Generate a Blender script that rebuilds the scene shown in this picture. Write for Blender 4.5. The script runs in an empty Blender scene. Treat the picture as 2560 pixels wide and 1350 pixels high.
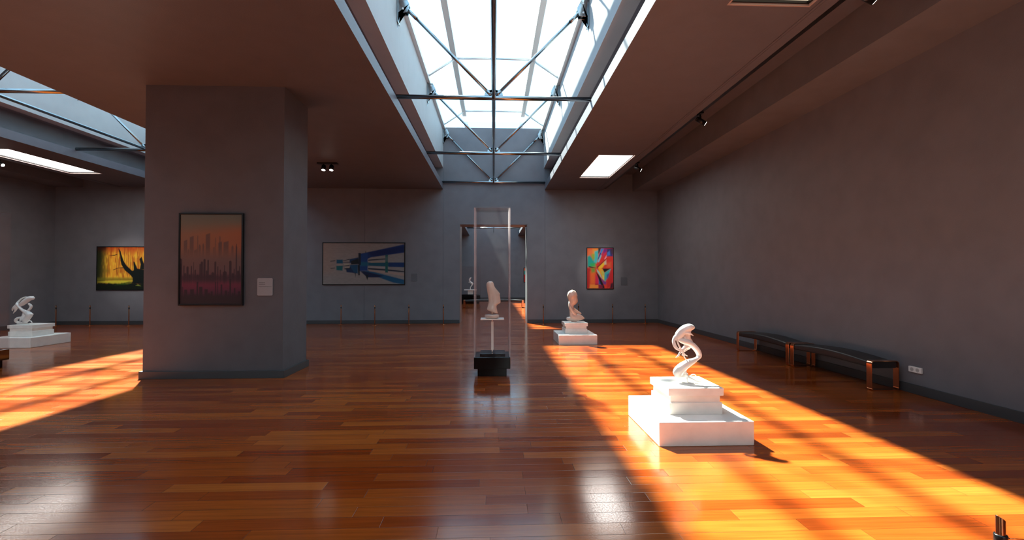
import bpy, bmesh, math, random
import numpy as np
from mathutils import Vector, Matrix

sc = bpy.context.scene
COL = sc.collection
PI = math.pi
random.seed(4)

# ------------------------------------------------------------------ dimensions (metres)
CAM_H = 1.7
REAR = 17.3          # face of the rear wall
REAR2 = 18.2         # its other face (wall is thick)
FRONT = -5.0
FAR = 36.3           # rear wall of the room beyond the doorway
RIGHT = 6.15
LEFT = -15.65
SLAB0, SLAB1 = 4.95, 5.17     # dropped ceiling panels
TOP = 5.75                    # ceiling above them
SPRING, CROWN = 7.24, 7.76    # skylight glazing
OPEN = 1.87
HALL2 = -9.5

# ------------------------------------------------------------------ materials
def nt(m):
    m.use_nodes = True
    t = m.node_tree
    return t, t.nodes['Principled BSDF'], t.nodes['Material Output']

def mat(name, col, rough=0.5, metal=0.0, spec=0.5, coat=0.0, bump=0.0, bscale=40.0, mottle=0.0, mscale=3.0, emis=None, estr=0.0):
    m = bpy.data.materials.new(name)
    t, b, o = nt(m)
    b.inputs['Base Color'].default_value = (*col, 1)
    b.inputs['Roughness'].default_value = rough
    b.inputs['Metallic'].default_value = metal
    b.inputs['Specular IOR Level'].default_value = spec
    b.inputs['Coat Weight'].default_value = coat
    b.inputs['Coat Roughness'].default_value = 0.05
    if emis:
        b.inputs['Emission Color'].default_value = (*emis, 1)
        b.inputs['Emission Strength'].default_value = estr
    tc = t.nodes.new('ShaderNodeTexCoord')
    if bump > 0:
        n = t.nodes.new('ShaderNodeTexNoise'); n.inputs['Scale'].default_value = bscale; n.inputs['Detail'].default_value = 6
        t.links.new(tc.outputs['Object'], n.inputs['Vector'])
        bp = t.nodes.new('ShaderNodeBump'); bp.inputs['Strength'].default_value = bump; bp.inputs['Distance'].default_value = 0.01
        t.links.new(n.outputs['Fac'], bp.inputs['Height']); t.links.new(bp.outputs['Normal'], b.inputs['Normal'])
    if mottle > 0:
        n = t.nodes.new('ShaderNodeTexNoise'); n.inputs['Scale'].default_value = mscale; n.inputs['Detail'].default_value = 5
        t.links.new(tc.outputs['Object'], n.inputs['Vector'])
        r = t.nodes.new('ShaderNodeMapRange'); r.inputs['From Min'].default_value = .25; r.inputs['From Max'].default_value = .62
        r.inputs['To Min'].default_value = 1 - mottle; r.inputs['To Max'].default_value = 1 + mottle
        t.links.new(n.outputs['Fac'], r.inputs['Value'])
        mx = t.nodes.new('ShaderNodeVectorMath'); mx.operation = 'SCALE'
        mx.inputs[0].default_value = col
        t.links.new(r.outputs['Result'], mx.inputs['Scale'])
        t.links.new(mx.outputs['Vector'], b.inputs['Base Color'])
    return m

def emit(name, col, strength):
    m = bpy.data.materials.new(name); m.use_nodes = True
    t = m.node_tree; t.nodes.clear()
    o = t.nodes.new('ShaderNodeOutputMaterial'); e = t.nodes.new('ShaderNodeEmission')
    e.inputs['Color'].default_value = (*col, 1); e.inputs['Strength'].default_value = strength
    t.links.new(e.outputs[0], o.inputs['Surface'])
    return m

def glass(name, tint, ior=1.35, haze=0.0, hazecol=(.8, .7, .7)):
    """thin clear pane: see-through, mirror-like by angle, optional diffuse haze paints light caught in the glass"""
    m = bpy.data.materials.new(name); m.use_nodes = True
    t = m.node_tree; t.nodes.clear()
    o = t.nodes.new('ShaderNodeOutputMaterial')
    tr = t.nodes.new('ShaderNodeBsdfTransparent'); tr.inputs[0].default_value = (*tint, 1)
    gl = t.nodes.new('ShaderNodeBsdfGlossy'); gl.inputs['Roughness'].default_value = 0.02
    fr = t.nodes.new('ShaderNodeFresnel'); fr.inputs['IOR'].default_value = ior
    ge = t.nodes.new('ShaderNodeNewGeometry'); fm = t.nodes.new('ShaderNodeMath'); fm.operation = 'MULTIPLY'
    iv = t.nodes.new('ShaderNodeMath'); iv.operation = 'SUBTRACT'; iv.inputs[0].default_value = 1.0
    t.links.new(ge.outputs['Backfacing'], iv.inputs[1]); t.links.new(fr.outputs[0], fm.inputs[0]); t.links.new(iv.outputs[0], fm.inputs[1])
    mx = t.nodes.new('ShaderNodeMixShader')
    t.links.new(fm.outputs[0], mx.inputs[0]); t.links.new(tr.outputs[0], mx.inputs[1]); t.links.new(gl.outputs[0], mx.inputs[2])
    out = mx
    if haze > 0:
        d = t.nodes.new('ShaderNodeBsdfDiffuse'); d.inputs[0].default_value = (*hazecol, 1)
        m2 = t.nodes.new('ShaderNodeMixShader'); m2.inputs[0].default_value = haze
        t.links.new(mx.outputs[0], m2.inputs[1]); t.links.new(d.outputs[0], m2.inputs[2]); out = m2
    t.links.new(out.outputs[0], o.inputs['Surface'])
    return m

WALLC = (.150, .146, .163)
M_wall = mat('plaster_wall', WALLC, .62, spec=.35, bump=.25, bscale=60, mottle=.07, mscale=2.5)
M_ceil = mat('plaster_ceiling', (.118, .112, .132), .5, spec=.4, bump=.2, bscale=70, mottle=.05, mscale=3)
M_shaft_skylit = mat('shaft_plaster_skylit', (.36, .36, .37), .6, spec=.35, bump=.2, bscale=60, mottle=.03)  # wall plaster made lighter, putting the shaft's sky light into its colour
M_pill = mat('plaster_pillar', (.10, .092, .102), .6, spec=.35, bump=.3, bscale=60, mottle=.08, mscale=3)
M_base = mat('baseboard_paint', (.045, .047, .052), .45)
M_steel = mat('truss_steel', (.30, .33, .35), .16, metal=1.0, spec=.5)
M_steelgrey = mat('glazing_bar', (.66, .70, .72), .4, metal=.3)
M_black = mat('black_lacquer', (.004, .003, .003), .07, spec=.35)
M_blackmetal = mat('black_metal', (.012, .012, .013), .3, metal=.5)
M_frame = mat('picture_frame_black', (.006, .006, .007), .3, spec=.3)
M_leather = mat('black_leather', (.014, .014, .016), .38, spec=.5, bump=.15, bscale=160)
M_copper = mat('copper', (.72, .30, .14), .12, metal=1.0)
M_brown = mat('bronze_post', (.50, .20, .09), .2, metal=1.0)
M_marble = mat('white_marble', (.87, .785, .72), .35, spec=.5, bump=.03, bscale=25, mottle=.05, mscale=7)
M_sculpt = mat('sculpture_white', (.82, .76, .71), .28, coat=.3, bump=.05, bscale=20)
M_gloss = mat('glazed_stone', (.68, .51, .41), .12, coat=.8, mottle=.05, mscale=8)
M_plastic = mat('socket_white', (.78, .74, .72), .4)
M_plastic2 = mat('socket_grey', (.45, .41, .40), .5)
M_plaque = mat('plaque_light', (.28, .26, .27), .45)
M_plaqued = mat('plaque_dark', (.10, .105, .12), .45)
M_ink = mat('plaque_print', (.16, .15, .16), .6)
M_trim = mat('light_trim', (.42, .34, .32), .5)
M_doortrim = mat('door_lining', (.16, .15, .155), .3, coat=.3)
M_panel = emit('ceiling_light_panel', (1.0, .955, .90), 11.0)
M_paneldim = emit('ceiling_light_panel_dim', (1.0, .80, .58), 1.15)
M_lens = emit('spot_lens', (1.0, .95, .88), 14.0)
M_skyglass = glass('skylight_glass', (.97, .99, 1.0), 1.25)
M_case = glass('case_glass', (.965, .95, .95), 1.28, haze=.010)
M_caseside_haze = glass('case_glass_side_haze', (.9, .86, .86), 1.28, haze=.26)  # strong pale haze paints the bright strips of the side panes

def floor_material():
    m = bpy.data.materials.new('parquet_floor'); t, b, o = nt(m)
    N = t.nodes.new; L = t.links.new
    def math_(op, a=None, bb=None, c=None):
        n = N('ShaderNodeMath'); n.operation = op
        for i, v in enumerate((a, bb, c)):
            if v is None: continue
            if isinstance(v, (int, float)): n.inputs[i].default_value = v
            else: L(v, n.inputs[i])
        return n.outputs[0]
    g = N('ShaderNodeNewGeometry'); s = N('ShaderNodeSeparateXYZ'); L(g.outputs['Position'], s.inputs[0])
    X, Y = s.outputs[0], s.outputs[1]
    W, LEN = .147, 1.25
    yr = math_('DIVIDE', Y, W); row = math_('FLOOR', yr); fy = math_('FRACT', yr)
    wn = N('ShaderNodeTexWhiteNoise'); wn.noise_dimensions = '1D'; L(row, wn.inputs['W'])
    xo = math_('ADD', math_('DIVIDE', X, LEN), math_('MULTIPLY', wn.outputs['Value'], 7.3))
    colm = math_('FLOOR', xo); fx = math_('FRACT', xo)
    cmb = N('ShaderNodeCombineXYZ'); L(row, cmb.inputs[0]); L(colm, cmb.inputs[1])
    wn2 = N('ShaderNodeTexWhiteNoise'); wn2.noise_dimensions = '3D'; L(cmb.outputs[0], wn2.inputs['Vector'])
    # plank tints
    ramp = N('ShaderNodeValToRGB'); L(wn2.outputs['Value'], ramp.inputs[0])
    e = ramp.color_ramp.elements
    e[0].position = 0; e[0].color = (.205, .029, .0035, 1)
    e[1].position = 1; e[1].color = (.37, .086, .012, 1)
    k = e.new(.35); k.color = (.25, .042, .005, 1)
    k = e.new(.7); k.color = (.305, .060, .007, 1)
    # grain running along the plank
    sc_ = N('ShaderNodeCombineXYZ'); L(math_('MULTIPLY', X, 1.6), sc_.inputs[0]); L(math_('MULTIPLY', Y, 38.0), sc_.inputs[1])
    L(math_('MULTIPLY', wn2.outputs['Value'], 37.0), sc_.inputs[2])
    gr = N('ShaderNodeTexNoise'); gr.inputs['Scale'].default_value = 1.0; gr.inputs['Detail'].default_value = 7; gr.inputs['Roughness'].default_value = .6
    L(sc_.outputs[0], gr.inputs['Vector'])
    mr = N('ShaderNodeMapRange'); L(gr.outputs['Fac'], mr.inputs['Value'])
    mr.inputs['From Min'].default_value = .3; mr.inputs['From Max'].default_value = .7
    mr.inputs['To Min'].default_value = .78; mr.inputs['To Max'].default_value = 1.2
    vm = N('ShaderNodeVectorMath'); vm.operation = 'SCALE'; L(ramp.outputs['Color'], vm.inputs[0]); L(mr.outputs['Result'], vm.inputs['Scale'])
    # seams
    dy = math_('MULTIPLY', math_('MINIMUM', fy, math_('SUBTRACT', 1.0, fy)), W)
    dx = math_('MULTIPLY', math_('MINIMUM', fx, math_('SUBTRACT', 1.0, fx)), LEN)
    d = math_('MINIMUM', dy, dx)
    seam = N('ShaderNodeMapRange'); L(d, seam.inputs['Value'])
    seam.inputs['From Min'].default_value = .0006; seam.inputs['From Max'].default_value = .0024
    seam.clamp = True
    dk = N('ShaderNodeMix'); dk.data_type = 'RGBA'; dk.blend_type = 'MULTIPLY'; dk.inputs[0].default_value = 1.0
    sh = N('ShaderNodeMapRange'); L(seam.outputs['Result'], sh.inputs['Value']); sh.inputs['To Min'].default_value = .45
    cc = N('ShaderNodeCombineColor'); [L(sh.outputs['Result'], cc.inputs[i]) for i in range(3)]
    L(vm.outputs['Vector'], dk.inputs[6]); L(cc.outputs[0], dk.inputs[7])
    L(dk.outputs[2], b.inputs['Base Color'])
    # lacquer: roughness per plank with a fine speckle
    sp = N('ShaderNodeTexNoise'); sp.inputs['Scale'].default_value = 95; sp.inputs['Detail'].default_value = 4
    L(g.outputs['Position'], sp.inputs['Vector'])
    rr = N('ShaderNodeMapRange'); L(sp.outputs['Fac'], rr.inputs['Value'])
    rr.inputs['From Min'].default_value = .35; rr.inputs['From Max'].default_value = .65
    rr.inputs['To Min'].default_value = .07; rr.inputs['To Max'].default_value = .19
    L(math_('ADD', rr.outputs['Result'], math_('MULTIPLY', wn2.outputs['Value'], .05)), b.inputs['Roughness'])
    b.inputs['Specular IOR Level'].default_value = .62
    bp = N('ShaderNodeBump'); bp.inputs['Strength'].default_value = .5; bp.inputs['Distance'].default_value = .0015
    L(seam.outputs['Result'], bp.inputs['Height'])
    bp2 = N('ShaderNodeBump'); bp2.inputs['Strength'].default_value = .06; bp2.inputs['Distance'].default_value = .003
    L(sp.outputs['Fac'], bp2.inputs['Height']); L(bp.outputs['Normal'], bp2.inputs['Normal'])
    # planks lie very slightly out of level
    bp3 = N('ShaderNodeBump'); bp3.inputs['Strength'].default_value = .12; bp3.inputs['Distance'].default_value = .004
    ms = N('ShaderNodeTexNoise'); ms.inputs['Scale'].default_value = 1.4; L(g.outputs['Position'], ms.inputs['Vector'])
    L(ms.outputs['Fac'], bp3.inputs['Height']); L(bp2.outputs['Normal'], bp3.inputs['Normal'])
    L(bp3.outputs['Normal'], b.inputs['Normal'])
    return m
M_floor = floor_material()

# ------------------------------------------------------------------ mesh helpers
def bx(bm, x0, x1, y0, y1, z0, z1):
    vs = [bm.verts.new(p) for p in ((x0,y0,z0),(x1,y0,z0),(x1,y1,z0),(x0,y1,z0),(x0,y0,z1),(x1,y0,z1),(x1,y1,z1),(x0,y1,z1))]
    for f in ((3,2,1,0),(4,5,6,7),(0,1,5,4),(1,2,6,5),(2,3,7,6),(3,0,4,7)):
        bm.faces.new([vs[i] for i in f])

def box(*a):
    bm = bmesh.new(); bx(bm, *a); return bm

def tube(bm, a, b, r, r2=None, n=14, caps=True):
    a, b = Vector(a), Vector(b); d = (b - a).normalized()
    u = d.orthogonal().normalized(); v = d.cross(u)
    r2 = r if r2 is None else r2
    A = [bm.verts.new(a + (u*math.cos(2*PI*i/n) + v*math.sin(2*PI*i/n))*r) for i in range(n)]
    B = [bm.verts.new(b + (u*math.cos(2*PI*i/n) + v*math.sin(2*PI*i/n))*r2) for i in range(n)]
    for i in range(n):
        f = bm.faces.new((A[i], A[(i+1) % n], B[(i+1) % n], B[i])); f.smooth = True
    if caps:
        bm.faces.new(A[::-1]); bm.faces.new(B)

def sweep(bm, pts, r, n=8):
    pts = [Vector(p) for p in pts]; rings = []
    for i, p in enumerate(pts):
        d = (pts[min(i+1, len(pts)-1)] - pts[max(i-1, 0)]).normalized()
        u = d.cross(Vector((0, 0, 1)))
        if u.length < 1e-3: u = Vector((1, 0, 0))
        u.normalize(); v = u.cross(d)
        rings.append([bm.verts.new(p + (u*math.cos(2*PI*k/n) + v*math.sin(2*PI*k/n))*r) for k in range(n)])
    for a, b in zip(rings, rings[1:]):
        for k in range(n):
            f = bm.faces.new((a[k], a[(k+1) % n], b[(k+1) % n], b[k])); f.smooth = True
    bm.faces.new(rings[0][::-1]); bm.faces.new(rings[-1])

def rings_mesh(bm, rings, smooth=True, caps=True):
    R = [[bm.verts.new(p) for p in r] for r in rings]; n = len(R[0])
    for a, b in zip(R, R[1:]):
        for k in range(n):
            f = bm.faces.new((a[k], a[(k+1) % n], b[(k+1) % n], b[k])); f.smooth = smooth
    if caps:
        bm.faces.new(R[0][::-1]); bm.faces.new(R[-1])

def lathe(bm, prof, c=(0, 0), n=40):
    rings_mesh(bm, [[(c[0]+r*math.cos(2*PI*k/n), c[1]+r*math.sin(2*PI*k/n), z) for k in range(n)] for r, z in prof])

def prism(bm, poly, y0, y1):
    """poly in (x,z), extruded along y"""
    A = [bm.verts.new((x, y0, z)) for x, z in poly]; B = [bm.verts.new((x, y1, z)) for x, z in poly]
    n = len(poly)
    bm.faces.new(A); bm.faces.new(B[::-1])
    for i in range(n): bm.faces.new((A[i], B[i], B[(i+1) % n], A[(i+1) % n]))

def ring(bm, w0, w1, h0, h1, t, z0, z1, plane='xy'):
    """one closed rectangular ring: outer w0..w1 by h0..h1, border t, thickness z0..z1"""
    def P(a, b, c): return (a, b, c) if plane == 'xy' else (a, c, b)
    O = [(w0, h0), (w1, h0), (w1, h1), (w0, h1)]; I = [(w0+t, h0+t), (w1-t, h0+t), (w1-t, h1-t), (w0+t, h1-t)]
    V = [[bm.verts.new(P(a, b, z)) for a, b in Q] for Q, z in ((O, z0), (O, z1), (I, z1), (I, z0))]
    for a, b in ((0, 1), (1, 2), (2, 3), (3, 0)):
        for k in range(4): bm.faces.new((V[a][k], V[a][(k+1) % 4], V[b][(k+1) % 4], V[b][k]))

def obj(name, bm, m, parent=None, bevel=0.0, loc=(0, 0, 0), seg=2):
    bmesh.ops.recalc_face_normals(bm, faces=bm.faces)
    me = bpy.data.meshes.new(name); bm.to_mesh(me); bm.free()
    me.materials.append(m)
    o = bpy.data.objects.new(name, me); COL.objects.link(o); o.location = loc
    if parent: o.parent = parent
    if bevel > 0:
        b = o.modifiers.new('edge', 'BEVEL'); b.width = bevel; b.segments = seg; b.limit_method = 'ANGLE'; b.angle_limit = math.radians(40)
    return o

def thing(name, label, cat, loc=(0, 0, 0), rz=0, group=None):
    o = bpy.data.objects.new(name, None); COL.objects.link(o)
    o.location = loc; o.rotation_euler = (0, 0, rz); o.empty_display_size = .1
    o['label'] = label; o['category'] = cat
    if group: o['group'] = group
    return o

def tag(o, label, cat, group=None):
    o['label'] = label; o['category'] = cat
    if group: o['group'] = group
    return o

def struct(name, bm, m, parent=None, bevel=0):
    o = obj(name, bm, m, parent, bevel)
    if parent is None: o['kind'] = 'structure'
    return o

def dup(root, loc, label, rz=None):
    r = root.copy(); COL.objects.link(r); r.location = loc; r['label'] = label
    if rz is not None: r.rotation_euler = (0, 0, rz)
    for ch in list(root.children):
        c = ch.copy(); COL.objects.link(c); c.parent = r
        for g in list(ch.children):
            d = g.copy(); COL.objects.link(d); d.parent = c
    return r

# ------------------------------------------------------------------ the building shell
struct('floor', box(LEFT-.9, RIGHT+.9, FRONT-.9, FAR+.9, -.2, 0), M_floor)

# rear wall: thick, with a doorway, faced in tall panels whose joints show
bm = bmesh.new()
F0 = REAR + .02
for a in ((LEFT, -1.26), (1.26, RIGHT)): bx(bm, a[0], a[1], F0, REAR2, 0, TOP)
bx(bm, -1.26, 1.26, F0, REAR2, 3.67, TOP)

g = .004
for x0, x1, z0, z1 in ((LEFT, -11.37, 0, TOP), (-11.37, -7.63, 0, TOP), (-7.63, -4.73, 0, TOP), (-4.73, -1.86, 0, TOP), (-1.86, -1.26, 0, 3.67),
                       (1.26, 1.91, 0, 3.67), (-1.86, 1.91, 3.67, TOP), (1.91, RIGHT, 0, TOP)):
    bx(bm, x0+(g if x0 != LEFT else 0), x1-(g if abs(x1) != 1.26 else 0), REAR, F0, z0, z1)
struct('wall_rear', bm, M_wall)
struct('wall_right', box(RIGHT, RIGHT+.3, FRONT, FAR, 0, 6.05), M_wall)
struct('wall_left', box(LEFT-.3, LEFT, FRONT, REAR2, 0, 6.05), M_wall)
struct('wall_front', box(LEFT-.3, RIGHT+.3, FRONT-.3, FRONT, 0, SPRING), M_wall)
bm = box(-6.15, RIGHT, FAR, FAR+.3, 0, TOP)
struct('wall_far', bm, M_wall)
struct('wall_far_left', box(-6.45, -6.15, REAR2, FAR+.3, 0, 6.05), M_wall)

# baseboards
def base(name, *rects):
    bm = bmesh.new()
    for r in rects: bx(bm, *r, 0, .135)
    struct(name, bm, M_base, bevel=.004)
base('baseboard_rear', (LEFT, -1.26, REAR-.025, REAR), (1.26, RIGHT, REAR-.025, REAR))
base('baseboard_right', (RIGHT-.025, RIGHT, FRONT, REAR-.025), (RIGHT-.025, RIGHT, REAR2, FAR-.03))
base('baseboard_left', (LEFT, LEFT+.025, FRONT, REAR-.025))
base('baseboard_far', (-6.15, RIGHT, FAR-.025, FAR))

# doorway lining
dr = bpy.data.objects.new('door_1', None); COL.objects.link(dr); dr['kind'] = 'structure'; dr.location = (0, REAR, 0)
for s in (-1, 1):
    x0, x1 = sorted((s*1.26, s*1.235))
    obj('jamb', box(x0, x1, -.006, REAR2-REAR+.006, 0, 3.67), M_doortrim, dr, .004)
obj('head', box(-1.26, 1.26, -.006, REAR2-REAR+.006, 3.645, 3.67), M_ceil, dr, .004)

# upper ceiling (above the dropped panels) leaves the skylight shafts open
bm = bmesh.new()
for x0, x1 in ((LEFT-.3, HALL2-OPEN-.28), (HALL2+OPEN+.28, -OPEN-.28), (OPEN+.28, RIGHT+.3)):
    bx(bm, x0, x1, FRONT-.3, REAR2, TOP, TOP+.3)
for x0, x1 in ((-6.45, -OPEN-.28), (OPEN+.28, RIGHT+.3)): bx(bm, x0, x1, REAR2, FAR+.3, TOP, TOP+.3)
struct('ceiling', bm, M_ceil)
# shaft walls carrying the glazing
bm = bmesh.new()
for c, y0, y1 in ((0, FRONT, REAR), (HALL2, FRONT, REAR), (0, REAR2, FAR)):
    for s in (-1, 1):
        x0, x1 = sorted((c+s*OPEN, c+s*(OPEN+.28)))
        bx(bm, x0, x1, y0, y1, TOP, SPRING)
struct('ceiling_shaft', bm, M_shaft_skylit)
bm = bmesh.new()
for c, y in ((0, REAR), (HALL2, REAR), (0, FAR)): bx(bm, c-OPEN+.001, c+OPEN-.001, y, y+.18, TOP, SPRING)
struct('wall_rear_upper', bm, M_wall)
# upright boards closing the hollow above the dropped panels
bm = bmesh.new()
for c, y0, y1 in ((0, FRONT, REAR), (HALL2, FRONT, REAR), (0, REAR2, FAR)):
    for s in (-1, 1):
        x0, x1 = sorted((c+s*(OPEN+.5), c+s*(OPEN+.6))); bx(bm, x0, x1, y0, y1, SLAB1-.01, TOP+.001)
struct('ceiling_upstand', bm, M_wall)
# box beams beside the outer walls and a slightly lower soffit next to them
bm = bmesh.new()
bx(bm, 5.2, RIGHT, FRONT, REAR, 4.92, TOP); bx(bm, LEFT, -14.7, FRONT, REAR, 4.92, TOP)
struct('ceiling_beam', bm, M_wall)
bm = bmesh.new()
bx(bm, 4.6, 5.2, FRONT, REAR, 5.55, TOP); bx(bm, -14.7, -14.1, FRONT, REAR, 5.55, TOP)
bx(bm, 3.6, 4.6, FRONT, REAR, 5.55, TOP); bx(bm, -14.1, -13.1, FRONT, REAR, 5.55, TOP)
struct('ceiling_soffit', bm, M_ceil)

# dropped ceiling panels with cut-outs for the lights
LX0, LX1 = 2.78, 3.79
LIGHTS_MAIN = [(-4.1, -1.25), (2.60, 5.43), (12.27, 15.15)]
LIGHTS_FAR = [(20.6, 23.4), (30.3, 33.1)]
def slab(bm, x0, x1, y0, y1, holes, hx0, hx1):
    bx(bm, x0, hx0, y0, y1, SLAB0, SLAB1); bx(bm, hx1, x1, y0, y1, SLAB0, SLAB1)
    y = y0
    for a, b in holes:
        bx(bm, hx0, hx1, y, a, SLAB0, SLAB1); bx(bm, hx0, hx1, a, b, SLAB0+.13, SLAB1); y = b
    bx(bm, hx0, hx1, y, y1, SLAB0, SLAB1)
bm = bmesh.new(); slab(bm, OPEN+.03, 3.85, FRONT, REAR, LIGHTS_MAIN, LX0, LX1); struct('ceiling_panel_right', bm, M_ceil)
bm = bmesh.new(); slab(bm, -13.35, HALL2-OPEN-.03, FRONT, REAR, LIGHTS_MAIN, HALL2-LX1, HALL2-LX0); struct('ceiling_panel_left', bm, M_ceil)
struct('ceiling_panel_middle', box(HALL2+OPEN+.02, -OPEN, FRONT, REAR, SLAB0, SLAB1), M_ceil)
bm = bmesh.new(); slab(bm, OPEN+.03, 3.85, REAR2, FAR, LIGHTS_FAR, LX0, LX1)
bx(bm, -6.15, -OPEN, REAR2, FAR, SLAB0, SLAB1); bx(bm, 3.85, RIGHT, REAR2, FAR, SLAB0, SLAB1); struct('ceiling_panel_far', bm, M_ceil)
# edge moulding along the outer side of the dropped panels
for i, (x0, x1, xa, xb) in enumerate(((3.85, 4.04, 3.85, 3.865), (-13.54, -13.35, -13.365, -13.35))):
    bm = bmesh.new(); bx(bm, x0, x1, FRONT, REAR, SLAB0-.012, SLAB1)
    bx(bm, x0+(.03 if i == 0 else .12), x1-(.12 if i == 0 else .03), FRONT, REAR, SLAB0-.02, SLAB0-.012)
    struct('trim_%d' % (i+1), bm, M_ceil, bevel=.002)

# ------------------------------------------------------------------ skylights
def skylight(name, c, y0, y1, ribs):
    w = bpy.data.objects.new(name, None); COL.objects.link(w); w['kind'] = 'structure'; w.location = (c, y0, 0)
    L = y1 - y0
    pts = [(-OPEN-.02, SPRING), (-1.08, CROWN), (0, CROWN+.015), (1.08, CROWN), (OPEN+.02, SPRING)]
    for (xa, za), (xb, zb) in zip(pts, pts[1:]):
        bm = bmesh.new(); prism(bm, [(xa, za), (xb, zb), (xb, zb+.012), (xa, za+.012)], 0, L)
        obj('pane', bm, M_skyglass, w)
    for yy in (0, L):      # glazed gables
        bm = bmesh.new(); prism(bm, [(-OPEN, SPRING), (OPEN, SPRING), (1.08, CROWN), (-1.08, CROWN)], yy-.006, yy+.006)
        obj('pane', bm, M_skyglass, w)
    bm = bmesh.new()
    for x, z in ((-1.08, CROWN-.03), (1.08, CROWN-.03)): bx(bm, x-.07, x+.07, 0, L, z-.07, z+.03)
    bx(bm, -.07, .07, 0, L, CROWN-.10, CROWN+.012)
    for s in (-1, 1):
        x0, x1 = sorted((s*(OPEN-.0), s*(OPEN-.09))); bx(bm, x0, x1, 0, L, SPRING-.09, SPRING+.01)
    for y in ribs:
        yl = y - y0
        for (xa, za), (xb, zb) in zip(pts, pts[1:]):
            a, b = Vector((xa*.975, yl, za-.04)), Vector((xb*.975, yl, zb-.04))
            tube(bm, a, b, .035, n=8)
    obj('glazing_bars', bm, M_steelgrey, w)
    return w
RIBS = [-3.4, .7, 4.65, 8.75, 12.82, 16.9]
skylight('window_1', 0, FRONT, REAR, RIBS)
skylight('window_2', HALL2, FRONT, REAR, RIBS)
skylight('window_3', 0, REAR2, FAR, [20, 24.1, 28.2, 32.3, 35.9])

# ------------------------------------------------------------------ roof trusses
ZC = 5.2
def bracket_bm(s):
    bm = bmesh.new()
    x0, x1 = sorted((s*OPEN, s*(OPEN-.03)))
    bx(bm, x0, x1, -.09, .09, 6.62, 7.16)                      # plate on the shaft wall
    for y in (-.06, .06):                                      # two cheeks
        P = [(s*(OPEN-.03), 7.14), (s*(OPEN-.16), 7.14), (s*(OPEN-.24), 6.98), (s*(OPEN-.20), 6.82), (s*(OPEN-.03), 6.80), (s*(OPEN-.03), 6.66)]
        prism(bm, P if s > 0 else P[::-1], y-.012, y+.012)
    prism(bm, [(s*OPEN, 6.80), (s*(OPEN-.06), 6.80), (s*OPEN, 6.52)], -.012, .012)
    return bm
def make_truss(label, c, y):
    t = thing('roof_truss', label, 'roof truss', (c, y, 0), 0, 'steel trusses under the skylights')
    bm = bmesh.new(); tube(bm, (-OPEN-.02, 0, ZC), (OPEN+.04, 0, ZC), .043, n=20); obj('chord', bm, M_steel, t)
    bm = bmesh.new(); tube(bm, (0, 0, ZC), (0, 0, CROWN-.1), .022); obj('post', bm, M_steel, t)
    for s in (-1, 1):
        bm = bmesh.new()
        a, b = Vector((s*.05, 0, ZC+.05)), Vector((s*(OPEN-.17), 0, 6.93))
        tube(bm, a, b, .03); d = (b-a).normalized()
        tube(bm, b-d*.28, b, .037); tube(bm, a, a+d*.12, .037)
        obj('diagonal', bm, M_steel, t)
        bm = bmesh.new()
        P = [(s*.0, ZC+.0)] + [(s*(.075+.105*math.cos(k)), ZC+.05+.105*math.sin(k)) for k in [j*PI/10 for j in range(-2, 9)]] + [(0, ZC+.15)]
        prism(bm, P, -.014, .014); obj('gusset_plate', bm, M_steel, t, .003)
        bk = obj('wall_bracket', bracket_bm(s), M_steel, t, .004)
        for z in (6.88, 7.06):
            bm = bmesh.new(); tube(bm, (s*(OPEN-.12), -.085, z), (s*(OPEN-.12), .085, z), .018, n=10); obj('bolt', bm, M_steelgrey, bk)
    return t
TY = [17.22, 13.18, 9.09, 5.0, .9, -3.2]
truss0 = None
ORD = ['touching the rear wall above the doorway', 'second from the rear wall', 'third from the rear wall, over the glass case', 'fourth from the rear wall, above the near plinth', 'fifth from the rear wall', 'farthest from the rear wall']
for y, w in zip(TY, ORD):
    lb = 'steel truss under the central skylight, ' + w
    truss0 = make_truss(lb, 0, y) if truss0 is None else (dup(truss0, (0, y, 0), lb) and truss0)
for y, w in zip(TY, ORD):
    dup(truss0, (HALL2, y, 0), 'steel truss under the left hall skylight, ' + w.replace(' above the doorway', '').replace(', over the glass case', '').replace(', above the near plinth', ''))
for y, w in zip([20.0, 24.1, 28.8, 33.2], ['nearest the doorway', 'second past the doorway', 'third past the doorway', 'seen glinting through the doorway top']):
    dup(truss0, (0, y, 0), 'steel truss in the room beyond the doorway, ' + w)
for c, y0, y1, w in ((0, FRONT, REAR, 'running the length of the central skylight'), (HALL2, FRONT, REAR, 'running the length of the left hall skylight'), (0, REAR2, FAR, 'under the skylight beyond the doorway')):
    bm = bmesh.new(); tube(bm, (c, y0, ZC), (c, y1, ZC), .036, n=16)
    tag(obj('tie_rod', bm, M_steel), 'long dark steel tie tube ' + w, 'beam')

# ------------------------------------------------------------------ ceiling lights
def ceiling_light(x0, x1, y0, y1, label, pm=None):
    t = thing('ceiling_light', label, 'ceiling light', ((x0+x1)/2, (y0+y1)/2, SLAB0), 0, 'recessed ceiling light panels')
    w, l = (x1-x0)/2, (y1-y0)/2
    bm = bmesh.new()
    ring(bm, -w, w, -l, l, .022, -.004, .02)
    obj('frame', bm, M_trim, t)
    bm = bmesh.new()
    ring(bm, -w, w, -l, l, .045, .02, .05)
    obj('housing', bm, M_blackmetal, t)
    obj('diffuser', box(-w+.014, w-.014, -l+.014, l-.014, .052, .062), pm or M_panel, t)
    return t
names = ['behind the camera', 'overhead at the top edge of the view', 'near the rear wall']
for (a, b), n in zip(LIGHTS_MAIN, names):
    ceiling_light(LX0, LX1, a, b, 'white rectangular ceiling light over the right side, ' + n, M_paneldim if a > 0 and a < 10 else M_panel)
    ceiling_light(HALL2-LX1, HALL2-LX0, a, b, 'white rectangular ceiling light in the left hall, ' + n.replace('overhead at the top edge of the view', 'outside the view'))
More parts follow.
